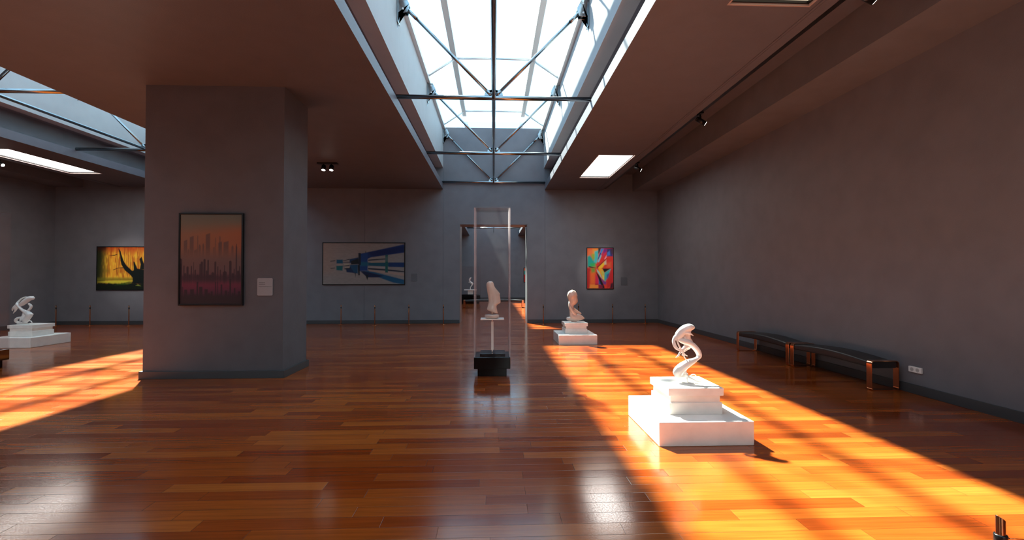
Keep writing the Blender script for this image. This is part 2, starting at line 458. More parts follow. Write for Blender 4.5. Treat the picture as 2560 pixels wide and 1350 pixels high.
for (a, b), n in zip(LIGHTS_FAR, ['nearer', 'farther']):
    ceiling_light(LX0, LX1, a, b, n + ' white ceiling light in the room beyond the doorway')

# ------------------------------------------------------------------ track and spotlights
for x, w in ((4.12, 'right'), (-13.62, 'left')):
    bm = bmesh.new(); bx(bm, x-.075, x+.075, FRONT, REAR, SLAB0+.05, SLAB1)
    tag(obj('lighting_track', bm, M_blackmetal, bevel=.004), 'long black lighting track along the edge of the %s ceiling panel' % w, 'lighting track')
def spot_head(parent, d, top, L=.19, r=.05):
    """a can lamp on its arm; d = beam direction, top = pivot point"""
    d = Vector(d).normalized(); p = Vector(top)
    a = p - d*L*.45; b = p + d*L*.55
    bm = bmesh.new(); tube(bm, a, b, r, n=24); tube(bm, a - d*.02, a, r*.7, r, n=24)
    h = obj('lamp_body', bm, M_blackmetal, parent)
    bm = bmesh.new(); tube(bm, b - d*.001, b + d*.004, r*.82, n=24); obj('lens', bm, M_lens, h)
    return h
def spotlight(x, y, label, s=1):
    t = thing('spotlight', label, 'spotlight', (x, y, SLAB0+.05), 0, 'track spotlights')
    bm = bmesh.new(); bx(bm, -.035, .035, -.09, .09, -.03, 0); tube(bm, (0, 0, -.03), (0, 0, -.10), .016); bx(bm, -.012, .012, -.03, .03, -.14, -.07)
    obj('mount', bm, M_blackmetal, t, .003)
    spot_head(t, (.86*s, -.1, -.52), (.01*s, 0, -.16))
    return t
spotlight(4.15, 9.2, 'black spotlight above the benches, middle of the right track')
spotlight(4.15, 13.3, 'black spotlight beside the lit ceiling light near the rear wall')
spotlight(4.15, 5.02, 'black spotlight on the right track at the top edge of the view')
spotlight(-13.62, 13.4, 'black spotlight on the left hall track at the left edge', 1)
t = thing('twin_spotlight', 'black double spotlight on the dark middle ceiling left of the pillar passage', 'spotlight', (-4.72, 13.45, SLAB0))
bm = bmesh.new(); bx(bm, -.28, .28, -.07, .07, -.035, 0); obj('mount', bm, M_blackmetal, t, .004)
for x in (-.11, .11):
    bm = bmesh.new(); tube(bm, (x, 0, -.035), (x, 0, -.08), .014); obj('stem', bm, M_blackmetal, t)
    spot_head(t, (0.0, -.28, -1), (x, 0, -.14), .13, .062)

# ------------------------------------------------------------------ pillar
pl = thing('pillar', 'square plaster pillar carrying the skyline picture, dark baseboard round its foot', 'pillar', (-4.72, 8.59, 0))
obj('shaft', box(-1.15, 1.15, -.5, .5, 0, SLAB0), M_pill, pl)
bm = bmesh.new()
ring(bm, -1.19, 1.19, -.54, .54, .04, 0, .125)
obj('baseboard', bm, M_base, pl, .004)

# ------------------------------------------------------------------ pictures
def S(v): return (np.asarray(v, float)/255.0)**2.2
def sstep(a, b, x): t_ = np.clip((x-a)/(b-a), 0, 1); return t_*t_*(3-2*t_)
def blend(img, col, a): return img*(1-a[..., None]) + S(col)*a[..., None]
def polym(X, Y, P, soft):
    """soft mask of a polygon"""
    P = np.array(P, float); d = np.full(X.shape, 1e9); inside = np.zeros(X.shape, bool)
    for i in range(len(P)):
        a, b = P[i], P[(i+1) % len(P)]; e = b-a; L2 = e[0]**2 + e[1]**2 + 1e-9
        t_ = np.clip(((X-a[0])*e[0] + (Y-a[1])*e[1])/L2, 0, 1)
        d = np.minimum(d, np.hypot(X-a[0]-t_*e[0], Y-a[1]-t_*e[1]))
        if a[1] != b[1]:
            inside ^= ((a[1] > Y) != (b[1] > Y)) & (X < (b[0]-a[0])*(Y-a[1])/(b[1]-a[1]) + a[0])
    return sstep(-soft, soft, np.where(inside, d, -d))
def noise(X, Y, fx, fy, seed):
    r = np.random.RandomState(seed); g_ = r.rand(64, 64)
    x, y = X*fx, Y*fy; xi, yi = np.floor(x).astype(int), np.floor(y).astype(int); u, v = x-xi, y-yi
    u, v = u*u*(3-2*u), v*v*(3-2*v); G = lambda a, b: g_[a % 64, b % 64]
    return (G(xi, yi)*(1-u)+G(xi+1, yi)*u)*(1-v) + (G(xi, yi+1)*(1-u)+G(xi+1, yi+1)*u)*v

def art_skyline(X, Y):      # X 130..855  Y 125..1210
    v = (Y-125)/1085; u = (X-130)/725
    stops = [(0, (138, 150, 140)), (.10, (160, 150, 128)), (.22, (205, 138, 98)), (.36, (196, 130, 96)), (.5, (150, 118, 112)), (.62, (138, 108, 110)), (.7, (130, 78, 98)), (.78, (150, 52, 92)), (.86, (110, 42, 86)), (.93, (44, 34, 62)), (1, (34, 34, 56))]
    img = np.zeros(X.shape+(3,))
    for k in range(3): img[..., k] = np.interp(v, [s[0] for s in stops], [S(s[1])[k] for s in stops])
    img = blend(img, (150, 160, 150), .35*sstep(.5, 0, u)*sstep(.6, .1, v))
    img = blend(img, (225, 120, 70), .45*sstep(.4, 1, u)*sstep(.05, .2, v)*sstep(.5, .3, v))
    far = [(170, 210, 445), (240, 285, 400), (345, 370, 480), (430, 480, 365), (520, 535, 510), (578, 622, 465), (590, 603, 380), (640, 700, 460), (735, 760, 490), (330, 338, 370), (390, 410, 470), (540, 548, 400), (215, 235, 540), (290, 330, 560)]
    for a, b, t_ in far:
        slant = (X-a)/(b-a)*-18 if (b-a) > 38 else abs(X-(a+b)/2)*2.2
        m = sstep(a-4, a+4, X)*sstep(b+4, b-4, X)*sstep(t_+slant-5, t_+slant+9, Y)*sstep(680, 500, Y)
        img = blend(img, (112, 94, 96), .75*m)
    mid = [(118, 152, 655), (168, 180, 740), (205, 230, 750), (255, 270, 745), (285, 292, 700), (300, 315, 790), (358, 372, 720), (372, 400, 690), (405, 430, 660), (450, 468, 670), (535, 555, 690), (570, 580, 750), (600, 612, 790), (636, 682, 805), (650, 660, 735), (710, 738, 680), (765, 775, 780), (788, 802, 470), (830, 842, 745), (180, 200, 830), (232, 252, 850), (320, 356, 850), (435, 450, 800), (470, 500, 850), (500, 532, 820), (742, 764, 830), (805, 828, 800)]
    for a, b, t_ in mid:
        sp = abs(X-(a+b)/2)*(6 if t_ == 470 else .8)
        m = sstep(a-3, a+3, X)*sstep(b+3, b-3, X)*sstep(t_+sp-4, t_+sp+8, Y)*sstep(1010, 860, Y)
        img = blend(img, (52, 40, 62), .88*m)
    img = blend(img, (60, 44, 66), .7*sstep(850, 900, Y+28*noise(X, Y, .05, .01, 3))*sstep(980, 900, Y))
    near = [(118, 150, 720), (180, 215, 1035), (250, 295, 1030), (325, 345, 940), (358, 395, 1000), (420, 458, 1030), (495, 515, 1055), (545, 556, 940), (572, 580, 940), (612, 630, 970), (660, 690, 1045), (715, 735, 905), (768, 785, 1015), (818, 842, 1055), (155, 165, 1000), (465, 480, 1075), (700, 712, 1060), (745, 762, 1075)]
    for a, b, t_ in near:
        img = blend(img, (34, 24, 50), .92*sstep(a-3, a+3, X)*sstep(b+3, b-3, X)*sstep(t_-4, t_+8, Y))
    img = blend(img, (32, 26, 48), sstep(1095, 1140, Y+22*noise(X, Y, .06, .01, 8)))
    return blend(img, (120, 100, 96), np.full(X.shape, .18))*.45

def art_blue(X, Y):         # X 262..1922  Y 245..1100
    img = np.ones(X.shape+(3,))*S((196, 182, 178))
    img = blend(img, (214, 176, 158), .7*sstep(700, 262, X)*sstep(1000, 800, Y)); img = blend(img, (176, 176, 178), .4*sstep(900, 1900, X))
    img *= (.93+.14*noise(X, Y, .02, .06, 5))[..., None]
    D = [((22, 66, 140), [(1010, 470), (1180, 430), (1922, 265), (1922, 440), (1240, 540), (1010, 640)], 14),
         ((20, 52, 120), [(1180, 440), (1922, 300), (1922, 420), (1250, 520)], 16),
         ((26, 110, 158), [(1040, 830), (1200, 820), (1922, 1010), (1922, 1110), (1700, 1070)], 14),
         ((16, 44, 96), [(1020, 830), (1100, 830), (1500, 930), (1380, 960), (1160, 960)], 12),
         ((20, 112, 140), [(1180, 650), (1922, 650), (1922, 745), (1180, 715)], 10),
         ((24, 72, 140), [(1600, 650), (1922, 650), (1922, 745), (1600, 740)], 16),
         ((24, 44, 66), [(1180, 590), (1530, 560), (1560, 585), (1180, 612)], 7),
         ((22, 44, 72), [(1180, 765), (1560, 790), (1922, 830), (1922, 850), (1180, 790)], 8),
         ((214, 204, 206), [(1230, 730), (1540, 745), (1600, 770), (1230, 752)], 8),
         ((224, 190, 178), [(1200, 800), (1540, 830), (1922, 880), (1922, 930), (1200, 830)], 10),
         ((210, 190, 170), [(1230, 625), (1530, 615), (1560, 645), (1230, 655)], 7),
         ((30, 124, 122), [(1530, 490), (1585, 490), (1585, 860), (1530, 860)], 8),
         ((24, 84, 164), [(990, 470), (1170, 450), (1170, 820), (990, 830)], 14),
         ((20, 124, 162), [(1000, 640), (1180, 640), (1180, 720), (1000, 720)], 22),
         ((16, 40, 66), [(980, 450), (1030, 450), (1030, 700), (980, 700)], 9),
         ((14, 30, 44), [(965, 700), (1010, 700), (1010, 915), (980, 915)], 9),
         ((16, 72, 124), [(800, 580), (980, 540), (980, 660), (800, 660)], 12),
         ((14, 34, 44), [(830, 620), (980, 560), (990, 680), (830, 690)], 9),
         ((20, 96, 142), [(810, 700), (970, 690), (970, 880), (900, 870), (800, 820)], 12),
         ((18, 60, 112), [(720, 760), (820, 740), (900, 870), (740, 850)], 12),
         ((22, 112, 150), [(535, 590), (660, 590), (665, 670), (535, 670)], 10),
         ((24, 128, 136), [(530, 720), (665, 715), (655, 820), (535, 810)], 10),
         ((34, 52, 70), [(665, 610), (800, 575), (800, 590), (665, 620)], 5), ((34, 52, 70), [(665, 640), (800, 635), (800, 650), (665, 650)], 5),
         ((34, 52, 70), [(665, 720), (800, 700), (800, 716), (665, 730)], 5), ((34, 52, 70), [(690, 775), (820, 765), (820, 790), (700, 790)], 6),
         ((226, 214, 188), [(690, 680), (800, 672), (800, 700), (690, 708)], 7), ((226, 210, 188), [(710, 742), (800, 738), (800, 762), (710, 766)], 6),
         ((120, 110, 110), [(410, 615), (510, 600), (510, 625), (410, 635)], 9), ((120, 110, 110), [(410, 765), (500, 755), (500, 775), (420, 785)], 9),
         ((16, 34, 52), [(1120, 900), (1190, 900), (1165, 1020)], 7), ((20, 40, 60), [(905, 860), (925, 860), (925, 960)], 5), ((20, 40, 60), [(1120, 440), (1130, 400), (1140, 440)], 4)]
    for c, P, s in D: img = blend(img, c, polym(X, Y, P, s))
    for k in range(7):      # streaks fanning to the right edge
        y1 = 480+k*24; img = blend(img, (190, 186, 190), .5*polym(X, Y, [(1250, 560+k*9), (1922, y1), (1922, y1+9), (1250, 565+k*9)], 5)*sstep(1200, 1500, X))
    return img*.42

def art_colour(X, Y):       # X 268..905  Y 200..1165
    img = np.ones(X.shape+(3,))*S((214, 62, 44))
    D = [((236, 116, 66), [(268, 200), (540, 200), (540, 300), (268, 420)], 40), ((236, 150, 60), [(400, 210), (540, 200), (500, 300), (400, 420)], 25),
         ((30, 160, 150), [(268, 400), (340, 370), (480, 560), (400, 640), (268, 660)], 22), ((70, 190, 190), [(450, 280), (540, 250), (540, 420), (500, 560), (430, 540)], 16),
         ((150, 176, 60), [(370, 350), (450, 330), (450, 450), (410, 490)], 20), ((56, 180, 92), [(340, 570), (460, 560), (480, 650), (340, 640)], 26),
         ((30, 60, 60), [(540, 200), (610, 200), (560, 320), (540, 330)], 10), ((60, 130, 200), [(610, 205), (690, 205), (560, 440), (530, 480)], 14),
         ((20, 50, 110), [(590, 310), (610, 330), (540, 470), (525, 470)], 8), ((120, 190, 210), [(600, 360), (620, 380), (560, 540), (520, 530)], 10),
         ((120, 40, 130), [(680, 210), (745, 210), (745, 330), (640, 380)], 14), ((206, 40, 90), [(660, 330), (745, 280), (745, 400), (620, 480)], 16),
         ((60, 50, 110), [(745, 210), (905, 200), (905, 400), (745, 400)], 18), ((60, 120, 200), [(760, 310), (820, 260), (835, 370), (760, 385)], 12), ((70, 50, 70), [(840, 220), (905, 220), (905, 340), (860, 330)], 16),
         ((214, 50, 44), [(600, 470), (745, 300), (700, 480), (540, 650), (500, 650)], 12), ((236, 150, 170), [(690, 450), (745, 360), (745, 430), (700, 475)], 10),
         ((206, 52, 44), [(745, 430), (905, 410), (905, 690), (700, 690)], 16), ((222, 96, 60), [(745, 560), (850, 540), (850, 660), (745, 670)], 34),
         ((236, 190, 50), [(540, 650), (690, 520), (720, 560), (640, 670), (560, 720)], 14), ((200, 186, 160), [(680, 540), (735, 480), (740, 590), (690, 600)], 12),
         ((140, 40, 40), [(500, 655), (745, 440), (760, 440), (520, 680)], 5),
         ((22, 30, 30), [(300, 630), (400, 652), (480, 668), (400, 680), (320, 660)], 8),
         ((176, 40, 44), [(268, 690), (345, 690), (320, 1165), (268, 1165)], 26), ((230, 104, 48), [(345, 760), (470, 740), (465, 1060), (345, 1060)], 26), ((120, 150, 60), [(360, 680), (460, 680), (460, 770), (380, 790)], 24),
         ((232, 138, 56), [(340, 1070), (540, 1070), (540, 1165), (320, 1165)], 18), ((206, 40, 78), [(470, 830), (540, 900), (540, 1055), (465, 1055)], 12),
         ((176, 40, 56), [(460, 1050), (545, 1050), (545, 1085), (460, 1085)], 10),
         ((236, 160, 44), [(540, 670), (660, 700), (685, 780), (685, 960), (560, 790)], 12), ((190, 190, 90), [(610, 740), (685, 760), (685, 930), (640, 900)], 16),
         ((150, 196, 190), [(500, 700), (560, 760), (640, 940), (600, 900), (510, 760)], 9), ((226, 200, 90), [(640, 850), (685, 860), (680, 990), (640, 940)], 10),
         ((26, 22, 24), [(640, 690), (850, 690), (690, 785)], 10), ((60, 170, 170), [(690, 790), (830, 700), (850, 700), (760, 900), (700, 1030), (685, 960)], 12), ((70, 90, 150), [(745, 830), (830, 780), (800, 900), (745, 960)], 16),
         ((188, 40, 44), [(860, 720), (905, 700), (905, 1040), (760, 1165), (740, 1020)], 16), ((110, 60, 130), [(600, 910), (700, 1000), (740, 1010), (720, 1080), (660, 1060)], 14),
         ((40, 80, 150), [(545, 900), (590, 960), (620, 1080), (545, 1070)], 14), ((22, 20, 34), [(480, 770), (540, 830), (600, 920), (690, 1130), (690, 1165), (640, 1165)], 9),
         ((120, 30, 60), [(545, 1080), (640, 1090), (650, 1165), (545, 1165)], 14), ((60, 30, 50), [(850, 1050), (905, 1020), (905, 1165), (820, 1165)], 16)]
    for c, P, s in D: img = blend(img, c, polym(X, Y, P, s*1.5))
    return img

def art_forest(X, Y):       # X 165..2230  Y 185..1200
    n1 = noise(X, Y, .03, .012, 11); n2 = noise(X, Y, .045, .004, 12)
    img = np.ones(X.shape+(3,))*S((232, 160, 50))
    img = blend(img, (190, 66, 26), sstep(520, 200, Y+120*n1)*.95)
    img = blend(img, (240, 196, 60), sstep(.45, .8, n1)*.6*sstep(250, 420, Y))
    img = blend(img, (170, 66, 24), sstep(.62, .8, n2)*.7*sstep(960, 880, Y))
    img = blend(img, (120, 110, 36), sstep(560, 300, X+150*n1)*sstep(150, 420, Y)*.9)
    img = blend(img, (26, 40, 24), sstep(430, 200, X+(Y-500)*.05)*sstep(1100, 950, Y)*.95)
    img = blend(img, (60, 22, 18), sstep(420, 330, X)*sstep(330, 200, Y)*.8)
    img = blend(img, (112, 110, 36), sstep(880, 960, Y)*sstep(1020, 960, Y)*.8)
    img = blend(img, (206, 196, 60), polym(X, Y, [(170, 1020), (560, 985), (1000, 990), (820, 1050), (560, 1090), (380, 1040)], 16)*.9)
    img = blend(img, (20, 28, 20), sstep(1040, 1090, Y+30*n1))
    img = blend(img, (50, 84, 30), polym(X, Y, [(560, 1100), (900, 1010), (1040, 1010), (900, 1080)], 16)*.8)
    img = blend(img, (130, 140, 60), polym(X, Y, [(1060, 1110), (1120, 1080), (1180, 1120)], 14)*.8)
    for x in (618, 660, 780, 880, 930, 1090):
        img = blend(img, (150, 60, 26), .75*sstep(9, 4, abs(X-x-12*n1+(Y-400)*.04))*sstep(930, 850, Y))
    K = (14, 24, 24)
    for P, s in (([(640, 200), (700, 280), (730, 400), (700, 420), (670, 300)], 8), ([(680, 320), (730, 390), (780, 540), (740, 600), (700, 520)], 9),
                 ([(700, 500), (780, 530), (850, 640), (960, 740), (1010, 800), (960, 870), (800, 740), (720, 600)], 10),
                 ([(900, 790), (1010, 740), (1090, 700), (1240, 720), (1380, 680), (1560, 640), (1560, 1090), (960, 1060), (990, 1000), (985, 920), (930, 850)], 12),
                 ([(1000, 530), (1030, 540), (1090, 700), (1090, 760), (1010, 760)], 9), ([(1140, 470), (1190, 410), (1230, 540), (1300, 720), (1150, 720), (1170, 600)], 10),
                 ([(1500, 200), (1600, 200), (1560, 800), (1400, 800)], 14), ([(1700, 420), (1740, 400), (1640, 800), (1560, 800)], 12),
                 ([(520, 730), (650, 680), (760, 670), (760, 690), (650, 692), (530, 740)], 5), ([(430, 390), (560, 370), (620, 350), (620, 366), (560, 390)], 5)):
        img = blend(img, K, polym(X, Y, P, s))
    return img

def painting(name, label, x0, x1, z0, z1, wall_y, fn, rx, ry, frame=.028, depth=.045, group=None):
    w, h = x1-x0, z1-z0
    t = thing(name, label, 'picture', ((x0+x1)/2, wall_y, z0))
    bm = bmesh.new()
    ring(bm, -w/2, w/2, 0, h, frame, -depth, 0, 'xz')
    obj('frame', bm, M_frame, t, .004)
    nx, ny = max(40, int(w/.0085)), max(40, int(h/.0085))
    u = np.linspace(0, 1, nx); v = np.linspace(0, 1, ny)
    U, V = np.meshgrid(u, v)
    Xs = rx[0]+(rx[1]-rx[0])*U; Ys = ry[1]+(ry[0]-ry[1])*V
    C_ = np.clip(fn(Xs, Ys), 0, .92)
    ww, hh = w-2*frame, h-2*frame
    verts = np.stack([-ww/2+ww*U, np.full(U.shape, -depth+.012), frame+hh*V], -1).reshape(-1, 3)
    idx = np.arange(nx*ny).reshape(ny, nx)
    faces = np.stack([idx[:-1, :-1], idx[:-1, 1:], idx[1:, 1:], idx[1:, :-1]], -1).reshape(-1, 4)
    me = bpy.data.meshes.new('canvas'); me.from_pydata(verts.tolist(), [], faces.tolist())
    ca = me.color_attributes.new('paint', 'FLOAT_COLOR', 'POINT')
    rgba = np.ones((nx*ny, 4), np.float32); rgba[:, :3] = C_.reshape(-1, 3)
    ca.data.foreach_set('color', rgba.ravel())
    # a back board gives the canvas its thickness
    me.materials.append(M_canvas)
    c = bpy.data.objects.new('canvas', me); COL.objects.link(c); c.parent = t
    so = c.modifiers.new('board', 'SOLIDIFY'); so.thickness = depth-.016; so.offset = -1
    return t
M_canvas = bpy.data.materials.new('painted_canvas'); _t, _b, _o = nt(M_canvas)
_a = _t.nodes.new('ShaderNodeAttribute'); _a.attribute_name = 'paint'; _t.links.new(_a.outputs['Color'], _b.inputs['Base Color'])
_b.inputs['Roughness'].default_value = .55; _b.inputs['Specular IOR Level'].default_value = .3

painting('skyline_picture', 'black-framed picture of hazy skyscrapers in orange and purple, hung on the pillar', -5.282, -4.222, 1.222, 2.781, 8.09, art_skyline, (130, 855), (125, 1210))
painting('blue_abstract_picture', 'wide black-framed abstract of blue streaks on beige, left of the doorway', -6.227, -3.24, 1.42, 2.97, REAR, art_blue, (262, 1922), (245, 1100))
painting('colourful_abstract_picture', 'tall multicoloured abstract picture on the rear wall, right of the doorway', 3.457, 4.475, 1.262, 2.804, REAR, art_colour, (268, 905), (200, 1165), frame=.022)
painting('forest_picture', 'glowing orange forest picture with a dark twisted tree, half behind the pillar', -14.17, -11.85, 1.235, 2.803, REAR, art_forest, (165, 1680), (185, 1200))
painting('distant_abstract_picture', 'multicoloured picture seen at the right edge of the doorway, in the far room', 2.32, 3.4, 1.29, 2.45, FAR, art_colour, (268, 905), (200, 1165), frame=.04)

# wall plaques
def plaque(label, x0, x1, z0, z1, y, m, text):
    t = thing('wall_plaque', label, 'plaque', ((x0+x1)/2, y, z0))
    w, h = x1-x0, z1-z0; bm = bmesh.new(); r = .02
    P = []
    for cx, cz, a0 in ((w/2-r, r, -PI/2), (w/2-r, h-r, 0), (-w/2+r, h-r, PI/2), (-w/2+r, r, PI)):
        P += [(cx+r*math.cos(a0+k*PI/10), cz+r*math.sin(a0+k*PI/10)) for k in range(6)]
    prism(bm, P, -.014, 0); obj('plate', bm, m, t, .002)
    if text:
        bm = bmesh.new(); rr = random.Random(2)
        def line(xa, xb, z, hh):
            x = xa
            while x < xb:
                l = rr.uniform(.006, .012); x2 = min(x+l, xb); bx(bm, x, x2, -.0155, -.014, z, z+hh*rr.uniform(.75, 1)); x = x2+.003
        line(-w/2+.03, -w/2+.125, h-.085, .016); line(-w/2+.03, -w/2+.13, h-.112, .014)
        line(-w/2+.022, w/2-.02, h-.148, .011)
        obj('lettering', bm, M_ink, t)
    return t
plaque('light square label plate with rounded corners, right of the skyline picture', -3.995, -3.739, 1.388, 1.686, 8.09, M_plaque, True)
plaque('small dark square plate right of the wide blue picture', -3.023, -2.803, 1.553, 1.832, REAR, M_plaqued, False)
plaque('small dark square plate right of the multicoloured picture', 4.748, 4.989, 1.401, 1.70, REAR, M_plaqued, False)

# ------------------------------------------------------------------ marble plinths
def plinth(label, cx, cy):
    t = thing('plinth', label, 'plinth', (cx, cy, 0), 0, 'white marble plinths')
    obj('base_slab', box(-.487, .487, -.54, .54, 0, .243), M_marble, t, .008)
    bm = bmesh.new(); prof = [(.286, .243), (.286, .366), (.268, .368), (.268, .440), (.296, .442), (.298, .522)]
    rings_mesh(bm, [[(sx*a, sy*a, z) for sx, sy in ((-1, -1), (1, -1), (1, 1), (-1, 1))] for a, z in prof], smooth=False)
    obj('stepped_block', bm, M_marble, t, .004)
    return t
PL = [(2.147, 5.19), (2.125, 12.25), (-11.6, 12.24)]
p0 = plinth('white marble plinth in the foreground sunlight, under the twisting bird-like sculpture', *PL[0])
dup(p0, (*PL[1], 0), 'white marble plinth near the rear wall, under the round-headed bust')
dup(p0, (*PL[2], 0), 'white marble plinth in the left hall, under the stooping sculpture')
PTOP = .522

# ------------------------------------------------------------------ sculptures
def catmull(P, k=8):
    P = [np.array(p, float) for p in P]; out = []
    Q = [2*P[0]-P[1]] + P + [2*P[-1]-P[-2]]
    for i in range(1, len(Q)-2):
        a, b, c, d = Q[i-1:i+3]
        for j in range(k):
            s = j/k; out.append(.5*((2*b)+(c-a)*s+(2*a-5*b+4*c-d)*s*s+(3*b-a-3*c+d)*s**3))
    out.append(P[-1]); return out
def blob(name, chains, m, parent, org, sc_, voxel, flat=1.0, smooth=3):
    """fuse swept ellipsoids into one continuous surface; chain points are (u, v, depth, radius) in sketch units"""
    bm = bmesh.new()
    for ch in chains:
        fl = flat
        if isinstance(ch, tuple): fl, ch = ch
        pts = catmull(ch, 10); last = None
        for p in pts:
            r = max(p[3], 3)*sc_
            c = Vector(((p[0]-org[0])*sc_, p[2]*sc_, (org[1]-p[1])*sc_))
            if last is not None and (c-last).length < r*.12: continue
            last = c
            bmesh.ops.create_icosphere(bm, subdivisions=2, radius=1, matrix=Matrix.Translation(c) @ Matrix.Diagonal((r, r*fl, r, 1)))
    o = obj(name, bm, m, parent)
    rm = o.modifiers.new('fuse', 'REMESH'); rm.mode = 'VOXEL'; rm.voxel_size = voxel; rm.use_smooth_shade = True
    sm = o.modifiers.new('soft', 'SMOOTH'); sm.iterations = smooth; sm.factor = .6
    return o

# sculpture on the foreground plinth
t = thing('twisting_sculpture', 'white twisting bird-like sculpture with claws, standing on the foreground plinth', 'sculpture', (2.165, 5.17, PTOP))
K1 = .00066
body = [
    [(625, 205, -20, 34), (570, 205, -20, 62), (520, 225, -12, 74), (460, 265, 0, 76), (405, 330, 8, 74), (385, 365, 8, 60)],
    [(540, 250, -10, 60), (550, 330, 10, 48), (560, 400, 20, 44), (600, 450, 25, 40)],
    (1.35, [(375, 395, 0, 22), (430, 425, -10, 44), (500, 450, -10, 52), (580, 480, 0, 50), (650, 530, 15, 50), (710, 590, 30, 50), (748, 650, 38, 48), (752, 700, 30, 40), (700, 745, 5, 30)]),
    (.95, [(720, 725, 10, 20), (650, 765, -10, 44), (560, 800, -25, 62), (470, 850, -30, 76), (390, 920, -25, 88), (370, 975, -10, 84), (440, 1010, 5, 56), (505, 1015, 8, 34)]),
    [(330, 370, 0, 34), (298, 420, -10, 28), (300, 480, -20, 30), (330, 545, -25, 28), (390, 590, -20, 18), (440, 625, -10, 17), (490, 665, -5, 14), (535, 692, -5, 8)],
    [(345, 405, -20, 16), (375, 500, -35, 15), (415, 570, -30, 16), (450, 630, -20, 18), (475, 700, -15, 12), (510, 750, -15, 9), (540, 775, -12, 5)],
    [(560, 520, 10, 42), (500, 545, 0, 36), (445, 590, -12, 26), (400, 640, -18, 17), (370, 680, -20, 13), (328, 715, -20, 8)],
    [(575, 535, 10, 32), (568, 575, 12, 12)], [(470, 610, -5, 20), (530, 580, 5, 18), (570, 555, 10, 14)],
    [(390, 640, -15, 13), (380, 690, -18, 9)], [(450, 640, -15, 14), (438, 680, -16, 8)],
    [(470, 290, -50, 28), (520, 293, -56, 24), (565, 305, -56, 16), (600, 330, -56, 11), (626, 347, -54, 5)],
    [(500, 380, 0, 30), (540, 390, 20, 34), (570, 360, 30, 24)],
    [(520, 870, -10, 20), (478, 920, -50, 22), (485, 975, -60, 21), (530, 1030, -60, 19), (600, 1075, -52, 18), (670, 1108, -42, 17), (735, 1120, -30, 13), (772, 1082, -20, 10)],
    [(560, 1035, -25, 12), (610, 1008, -15, 12), (665, 1010, -5, 12), (680, 1030, 0, 10), (665, 1060, 0, 8)]]
blob('figure', body, M_sculpt, t, (530, 1140), K1, .0042)
bm = bmesh.new(); tube(bm, (0, 0, .006), (0, 0, .10), .010); obj('support_pin', bm, M_sculpt, t)
bm = bmesh.new(); lathe(bm, [(.070, 0), (.072, .004), (.070, .009)]); obj('foot_disc', bm, M_sculpt, t)

# sculpture on the left hall plinth
t = thing('stooping_sculpture', 'pale stooping twisted sculpture with an arched back, on the left hall plinth', 'sculpture', (-11.70, 12.12, PTOP))
K2 = .00134
st3 = [
    [(765, 245, 0, 34), (720, 250, 0, 42), (660, 285, 0, 44), (610, 325, 0, 44), (560, 365, 0, 34), (515, 372, 0, 24)],
    [(750, 225, 20, 20), (670, 235, 35, 15), (600, 230, 40, 13), (540, 255, 35, 14), (505, 300, 20, 16), (490, 350, 0, 22), (485, 380, 0, 22)],
    [(500, 360, 0, 22), (460, 410, 0, 32), (440, 430, 0, 26), (410, 450, 0, 12), (412, 480, 0, 7)],
    [(475, 430, 0, 26), (460, 480, 0, 14), (440, 505, 0, 9), (424, 530, 0, 6)],
    [(510, 365, -20, 22), (560, 415, -25, 22), (610, 470, -15, 26), (660, 510, 0, 38), (710, 550, 0, 50), (690, 600, 0, 46), (650, 650, 0, 50)],
    [(700, 520, 0, 30), (768, 545, 0, 18)], [(640, 500, 0, 30), (625, 570, 0, 36), (625, 640, 0, 44)],
    [(690, 350, 15, 18), (722, 390, 20, 22), (715, 430, 20, 22), (690, 470, 10, 20)],
    [(600, 600, -10, 20), (530, 615, -25, 22), (490, 655, -20, 24), (510, 695, 0, 24), (580, 705, 0, 26), (650, 690, 0, 26), (680, 670, 0, 16)],
    [(600, 590, -40, 8), (595, 640, -50, 8), (590, 690, -40, 9)],
    [(670, 685, 0, 12), (710, 665, 0, 11), (745, 672, 0, 10), (765, 700, 0, 8)]]
blob('figure', st3, M_sculpt, t, (600, 735), K2, .008, flat=1.1)
bm = bmesh.new(); lathe(bm, [(.115, 0), (.118, .01), (.11, .022)]); obj('foot_disc', bm, M_sculpt, t)

def loft(name, rows, m, parent, org, sc_, n=40, sub=1):
    """rows = (y, left, right, depth ratio[, sideways depth offset]) in sketch units"""
    bm = bmesh.new(); rings = []
    for row in rows:
        y, l, r, k = row[:4]; off = row[4] if len(row) > 4 else 0
        tilt = row[5] if len(row) > 5 else 0
        cx, a = ((l+r)/2-org[0])*sc_, (r-l)/2*sc_
        rings.append([(cx+a*math.cos(2*PI*j/n), off*sc_+a*k*math.sin(2*PI*j/n), (org[1]-y)*sc_ - tilt*sc_*math.cos(2*PI*j/n)) for j in range(n)])
    rings_mesh(bm, rings[::-1])
    o = obj(name, bm, m, parent)
    s = o.modifiers.new('sub', 'SUBSURF'); s.levels = sub; s.render_levels = sub
    return o

